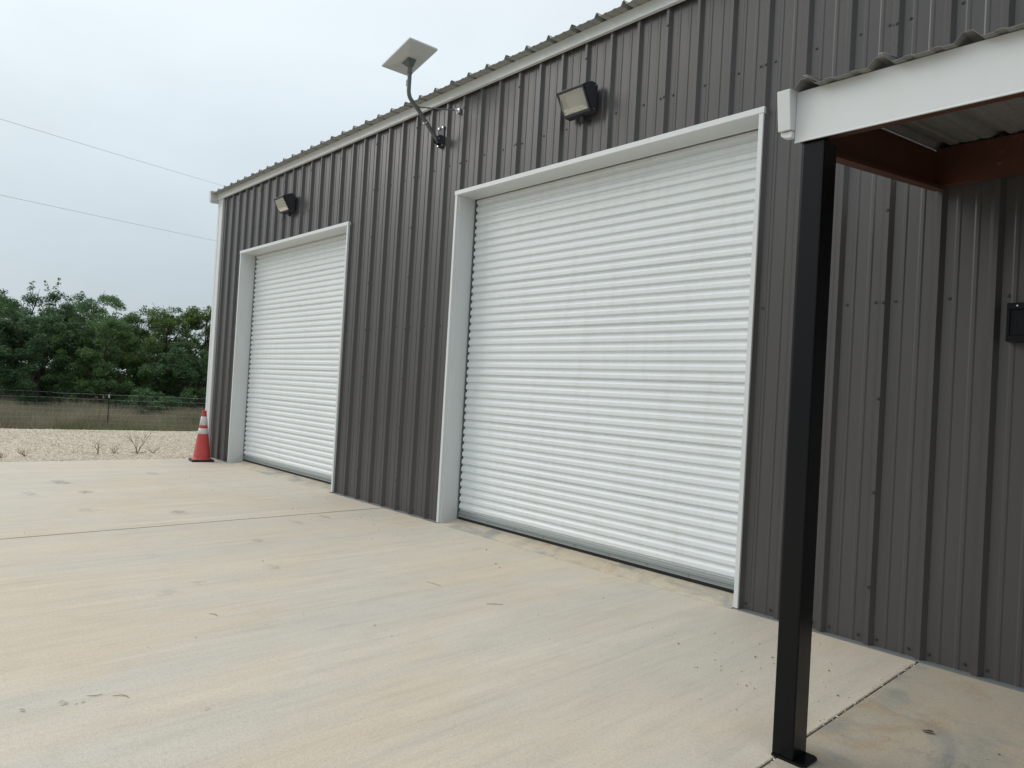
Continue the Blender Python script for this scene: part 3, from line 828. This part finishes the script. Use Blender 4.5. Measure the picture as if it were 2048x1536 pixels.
def tree(label, az, D, ztop, r, seed, leaf, low=.1, ncl=110, per=250, size=.122, spires=2, cat='tree', name='leafy_tree', zb=-.74):
    rng = np.random.default_rng(seed)
    x = D*math.sin(math.radians(az)); y = -4.879+D*math.cos(math.radians(az))
    h = ztop-zb
    t = thing(name, label, cat, (x,y,zb), 'trees behind the fence' if cat == 'tree' else 'bushes in front of the trees')
    z0 = zb+h*low
    cen, rad_, cnt = [], [], []
    # several leaning limbs end in lobes; every lobe carries clumps, so the outline stays uneven
    nl = 9 if cat == 'tree' else 5
    lobes = []
    for k in range(nl):
        a = 6.28*k/nl+rng.uniform(-.4,.4); f = rng.uniform(.25,.72)
        hz = rng.uniform(.45,.93)
        lobes.append((x+r*f*math.cos(a), y+r*f*math.sin(a), zb+h*hz*.86, r*rng.uniform(.34,.52)))
    lobes.append((x+rng.uniform(-.2,.2)*r, y, zb+h*.84, r*.42))
    for k in range(ncl):
        if rng.random() < .62:
            lx, ly, lz, lr = lobes[rng.integers(len(lobes))]
            v = rng.normal(0,1,3); v /= np.linalg.norm(v); q = v*(rng.random()**.35)*lr
            c = [lx+q[0], ly+q[1], lz+q[2]*.75]
        else:
            f = rng.random(); a = rng.uniform(0,6.28)
            prof = (math.sin(math.pi*min(1,.16+.80*f)))**.6
            rr = r*prof*(.62+.38*rng.random()**.5)
            c = [x+rr*math.cos(a), y+rr*math.sin(a), z0+(h*.9-h*low)*f]
        s = rng.uniform(.26,.58)*(r/3.0)**.5
        c[2] = min(c[2], zb+h-.2)
        cen.append(c); rad_.append(s); cnt.append(int(per*rng.uniform(.55,1.35)*(s/.42)**1.4))
    for k in range(spires*2):                                # ragged twigs at the outline, each joined to a lobe
        lx, ly, lz, lr = lobes[rng.integers(len(lobes))]
        a = rng.uniform(0,6.28)
        for j in range(4):
            q = lr*(.70+.17*j)
            cen.append((lx+q*.55*math.cos(a)+rng.normal(0,.06), ly+q*.55*math.sin(a)+rng.normal(0,.06), min(lz+q*.80, zb+h+.1))); rad_.append(.26-.045*j); cnt.append(46-9*j)
    cen = [(c[0],c[1],max(c[2],zb+.25)) for c in cen]
    quads('crown', leaf_cloud(cen, rad_, cnt, size, rng), leaf, t)
    b = MB()
    tr = .05*h**.85*.6
    p = [(x,y,zb-.1)]
    for j in range(1,6):
        p.append((x+rng.normal(0,.06)*j, y+rng.normal(0,.06)*j, zb+h*.14*j))
    b.tube(p, [tr*1.25,tr,tr*.85,tr*.65,tr*.45,tr*.2], 8)
    for lx, ly, lz, lr in lobes:
        q = Vector(p[1+rng.integers(3)]); e = Vector((lx,ly,lz))
        m = q.lerp(e,.5)+Vector((rng.normal(0,.15),rng.normal(0,.15),.15))
        b.tube([q,m,e], [tr*.42,tr*.28,tr*.12], 6)
        for k in range(3):
            g = e+Vector((rng.normal(0,.5)*lr,rng.normal(0,.5)*lr,lr*rng.uniform(.2,.7)))
            b.tube([m.lerp(e,.6),g], [tr*.16,tr*.05], 4)
    b.build('trunk', M['bark'], t)
    return t
LA, LB, LC = M['leafA'], M['leafB'], M['leafC']
tree('dark rounded tree cut by the left edge of the picture', -84.3, 50, 6.05, 3.4, 21, LA)
tree('tall open-topped tree with sky showing between its top twigs, left part of the row', -81.3, 54, 6.9, 3.3, 22, LB, spires=3, ncl=95)
tree('tallest tree of the row, with a leafy point at its top', -77.9, 54.5, 7.35, 3.7, 23, LA, spires=2, ncl=130)
tree('lower dense dark tree in front of the open-topped tree', -80.9, 46, 4.9, 3.0, 24, LB, low=.0, ncl=120)
tree('drooping mid green tree in front of the tallest tree', -77.2, 45, 4.7, 2.8, 25, LA, low=.0, ncl=120)
tree('slender tree filling the dip between the tallest tree and the light green one', -75.0, 49, 5.6, 2.4, 26, LA, low=.0, ncl=85)
tree('light green tree with a crooked twig sticking from its top, left of the building corner', -73.1, 47.5, 6.2, 2.6, 27, LC, low=.05, ncl=95, spires=3)
tree('light green tree touching the building corner in the picture', -70.8, 48, 6.35, 2.6, 28, LC, low=.05, ncl=95, spires=3)
tree('dark low tree standing between the two light green trees', -72.0, 44.5, 3.5, 2.2, 29, LB, low=.0, ncl=90)
tree('tree hidden mostly behind the metal building', -67.5, 49, 5.9, 3.0, 30, LB)
tree('dark tree deep behind the drooping one', -79.2, 60, 6.2, 3.9, 31, LB, low=0, ncl=110)
tree('dark tree deep behind the slender one', -75.6, 59, 5.4, 3.6, 32, LB, low=0, ncl=110)
tree('dark tree deep behind the light green pair', -72.2, 58, 4.4, 3.4, 33, LB, low=0, ncl=100)
tree('dark tree deep at the left edge behind the rounded one', -83.6, 60, 6.3, 3.8, 34, LB, low=0, ncl=110)
tree('broad tree standing outside the picture beyond the left edge', -88.6, 50, 6.4, 3.6, 35, LA)
tree('low dense tree at the left edge, in front of the rounded one', -83.9, 47, 3.4, 2.6, 36, LB, low=0, ncl=90)
def thicket():                                               # far undergrowth that reads as one dark mass
    rng = np.random.default_rng(61); cen, rad_, cnt = [], [], []
    for k in range(760):
        az = math.radians(rng.uniform(-95,-62)); D = rng.uniform(54,66); zt = rng.uniform(-.5,2.4)*rng.random()**.7
        cen.append((D*math.sin(az), -4.879+D*math.cos(az), zt)); rad_.append(rng.uniform(.5,1.0)); cnt.append(150)
    tag(quads('undergrowth', leaf_cloud(cen, rad_, cnt, .2, rng), M['leafB']), kind='stuff')
thicket()
bush = dict(cat='bush', name='bush', spires=0, size=.12)
tree('dark rounded bush right of the white-tipped post', -74.4, 41, .75, 1.35, 41, LB, low=0, ncl=28, per=150, **bush)
tree('light green bush left of the white-tipped post, under the drooping tree', -77.9, 43, 1.1, 1.3, 42, LA, low=0, ncl=26, per=150, **bush)
tree('dark bush reaching low into the grass between fence posts', -73.2, 39.5, .45, 1.1, 43, LB, low=0, ncl=24, per=150, **bush)
tree('bright green low bush in the grass beside the traffic cone', -71.3, 34, -.15, .95, 44, LC, low=0, ncl=18, per=120, **bush)
tree('green bush under the right light green tree', -70.9, 43, .9, 1.3, 45, LA, low=0, ncl=24, per=140, **bush)

b = MB()
b.tube([(-44.2,1.0,-.75),(-43.9,1.5,-.35),(-43.7,1.95,-.02)], [.05,.04,.02], 7)
b.tube([(-44.0,.75,-.75),(-43.85,1.25,-.40),(-43.7,1.6,-.12)], [.035,.03,.015], 7)
tag(b.build('fallen_branch', M['deadwood']), 'pale fallen branch leaning at the foot of the trees on the left', 'branch')

# ------------------------------------------------------------------ grass in the field
def grass(name, n, azr, Dr, hr, mat, seed, clump=True, lean=1.0, w=.011):
    rng = np.random.default_rng(seed)
    az = np.radians(rng.uniform(*azr, n)); D = Dr[0]+(Dr[1]-Dr[0])*rng.random(n)**.9
    x = D*np.sin(az); y = -4.879+D*np.cos(az)
    den = .5+.32*np.sin(x*.55+y*.9+1)*np.sin(y*.8-x*.3)+.18*np.sin(x*1.7+y*1.9)
    keep = rng.random(n) < .35+.65*den
    x, y, den = x[keep], y[keep], den[keep]; n = len(x)
    h = rng.uniform(*hr, n)*(.45+1.0*den**1.5)
    ph = rng.uniform(0,6.28,n); ln = h*lean*rng.random(n)
    z = np.full(n, -.75)
    ww = w*rng.uniform(.6,1.4,n)
    ta = rng.uniform(0,3.14,n)
    V = np.empty((n,3,3))
    V[:,0] = np.stack([x-np.cos(ta)*ww, y-np.sin(ta)*ww, z],1)
    V[:,1] = np.stack([x+np.cos(ta)*ww, y+np.sin(ta)*ww, z],1)
    V[:,2] = np.stack([x+np.cos(ph)*ln, y+np.sin(ph)*ln, z+h],1)
    return tag(quads(name, V.reshape(-1,3), mat, n=3), kind='stuff')
grass('dry_grass', 95000, (-90,-64), (29,50), (.25,.75), M['grass'], 51)
grass('green_grass', 26000, (-80,-66), (27.5,36), (.18,.42), M['weedgreen'], 52)

# ------------------------------------------------------------------ power lines
def power_line(p, q, label):
    p, q = Vector(p), Vector(q); pts = []
    for k in range(33):
        f = -1.6+4.6*k/32; w = p.lerp(q, f); w.z += .05*(f-.3)**2*2; pts.append(w)
    b = MB(); b.tube(pts, .0105, 6)
    tag(b.build('power_line', M['wire']), label, 'power line', 'power lines crossing the sky')
power_line((-44.75,-.146,14.15), (-56.506,15.298,16.63), 'upper thin power line running down to the roof corner')
power_line((-44.727,.066,10.25), (-56.516,15.268,12.18), 'lower thin power line meeting the wall corner below the roof')

# ------------------------------------------------------------------ light
sd = Vector((-.78,-.50,.62)).normalized()
el = math.asin(sd.z)
w = bpy.data.worlds.new('World'); SC.world = w; w.use_nodes = True
nt = w.node_tree; nt.nodes.clear()
N = nt.nodes.new; Lk = nt.links.new
out = N('ShaderNodeOutputWorld'); mx = N('ShaderNodeMixShader')
sky = N('ShaderNodeTexSky'); sky.sky_type = 'NISHITA'; sky.sun_disc = False
sky.sun_elevation = el; sky.sun_rotation = math.atan2(sd.x, sd.y); sky.air_density = 1; sky.dust_density = 4
b1 = N('ShaderNodeBackground'); b1.inputs['Strength'].default_value = .08; Lk(sky.outputs[0], b1.inputs[0])
tc = N('ShaderNodeTexCoord'); sp = N('ShaderNodeSeparateXYZ'); Lk(tc.outputs['Generated'], sp.inputs[0])
cr = N('ShaderNodeValToRGB'); e = cr.color_ramp.elements
e[0].position = 0; e[0].color = (.42,.49,.535,1); e[1].position = 1; e[1].color = (.97,1.0,1.01,1)
m = e.new(.12); m.color = (.465,.54,.59,1)
m = e.new(.42); m.color = (.73,.805,.85,1)
Lk(sp.outputs[2], cr.inputs[0])
mp = N('ShaderNodeMapping'); mp.inputs['Scale'].default_value = (1,1,2.6); Lk(tc.outputs['Generated'], mp.inputs[0])
nz = N('ShaderNodeTexNoise'); nz.inputs['Scale'].default_value = 2.6; nz.inputs['Detail'].default_value = 6; nz.inputs['Roughness'].default_value = .55; nz.inputs['Distortion'].default_value = .4
Lk(mp.outputs[0], nz.inputs['Vector'])
rm = N('ShaderNodeMapRange'); rm.inputs[1].default_value = .3; rm.inputs[2].default_value = .7; rm.inputs[3].default_value = .945; rm.inputs[4].default_value = 1.04
Lk(nz.outputs['Fac'], rm.inputs[0])
mm = N('ShaderNodeMix'); mm.data_type = 'RGBA'; mm.blend_type = 'MULTIPLY'; mm.inputs[0].default_value = 1
Lk(cr.outputs[0], mm.inputs[6]); Lk(rm.outputs[0], mm.inputs[7])
nrmz = N('ShaderNodeVectorMath'); nrmz.operation = 'NORMALIZE'; Lk(tc.outputs['Generated'], nrmz.inputs[0])
dt = N('ShaderNodeVectorMath'); dt.operation = 'DOT_PRODUCT'; Lk(nrmz.outputs[0], dt.inputs[0]); dt.inputs[1].default_value = tuple(sd)
gl = N('ShaderNodeMapRange'); gl.inputs[1].default_value = -.7; gl.inputs[2].default_value = 1; gl.inputs[3].default_value = .66; gl.inputs[4].default_value = 1.16
Lk(dt.outputs['Value'], gl.inputs[0])
m2 = N('ShaderNodeMix'); m2.data_type = 'RGBA'; m2.blend_type = 'MULTIPLY'; m2.inputs[0].default_value = 1
Lk(mm.outputs[2], m2.inputs[6]); Lk(gl.outputs[0], m2.inputs[7])
b2 = N('ShaderNodeBackground'); b2.inputs['Strength'].default_value = 1.0; Lk(m2.outputs[2], b2.inputs[0])
mx.inputs[0].default_value = .88
Lk(b1.outputs[0], mx.inputs[1]); Lk(b2.outputs[0], mx.inputs[2]); Lk(mx.outputs[0], out.inputs['Surface'])
su = bpy.data.lights.new('sun', 'SUN'); su.energy = .8; su.angle = math.radians(35); su.color = (1,.96,.9)
so = bpy.data.objects.new('sun', su); COL.objects.link(so); so.rotation_euler = sd.to_track_quat('Z','Y').to_euler()

# ------------------------------------------------------------------ camera
yaw, pitch, roll = .8171034, .01398204, .0575024
cy, sy = math.cos(yaw), math.sin(yaw)
f = Vector((-sy*math.cos(pitch), cy*math.cos(pitch), math.sin(pitch))); r = Vector((cy,sy,0)); u = r.cross(f)
c, s = math.cos(roll), math.sin(roll)
r, u = r*c+u*s, u*c-r*s
cam = bpy.data.cameras.new('camera'); co = bpy.data.objects.new('camera', cam); COL.objects.link(co)
mat = Matrix((r, u, -f)).transposed().to_4x4(); mat.translation = (0,-4.87936,1.51075)
co.matrix_world = mat
cam.sensor_width = 36; cam.lens = 1396.543/2048*36; cam.clip_start = .05; cam.clip_end = 6000
SC.camera = co
SC.view_settings.view_transform = 'Standard'; SC.view_settings.look = 'None'
SC.view_settings.exposure = .25; SC.view_settings.gamma = 1
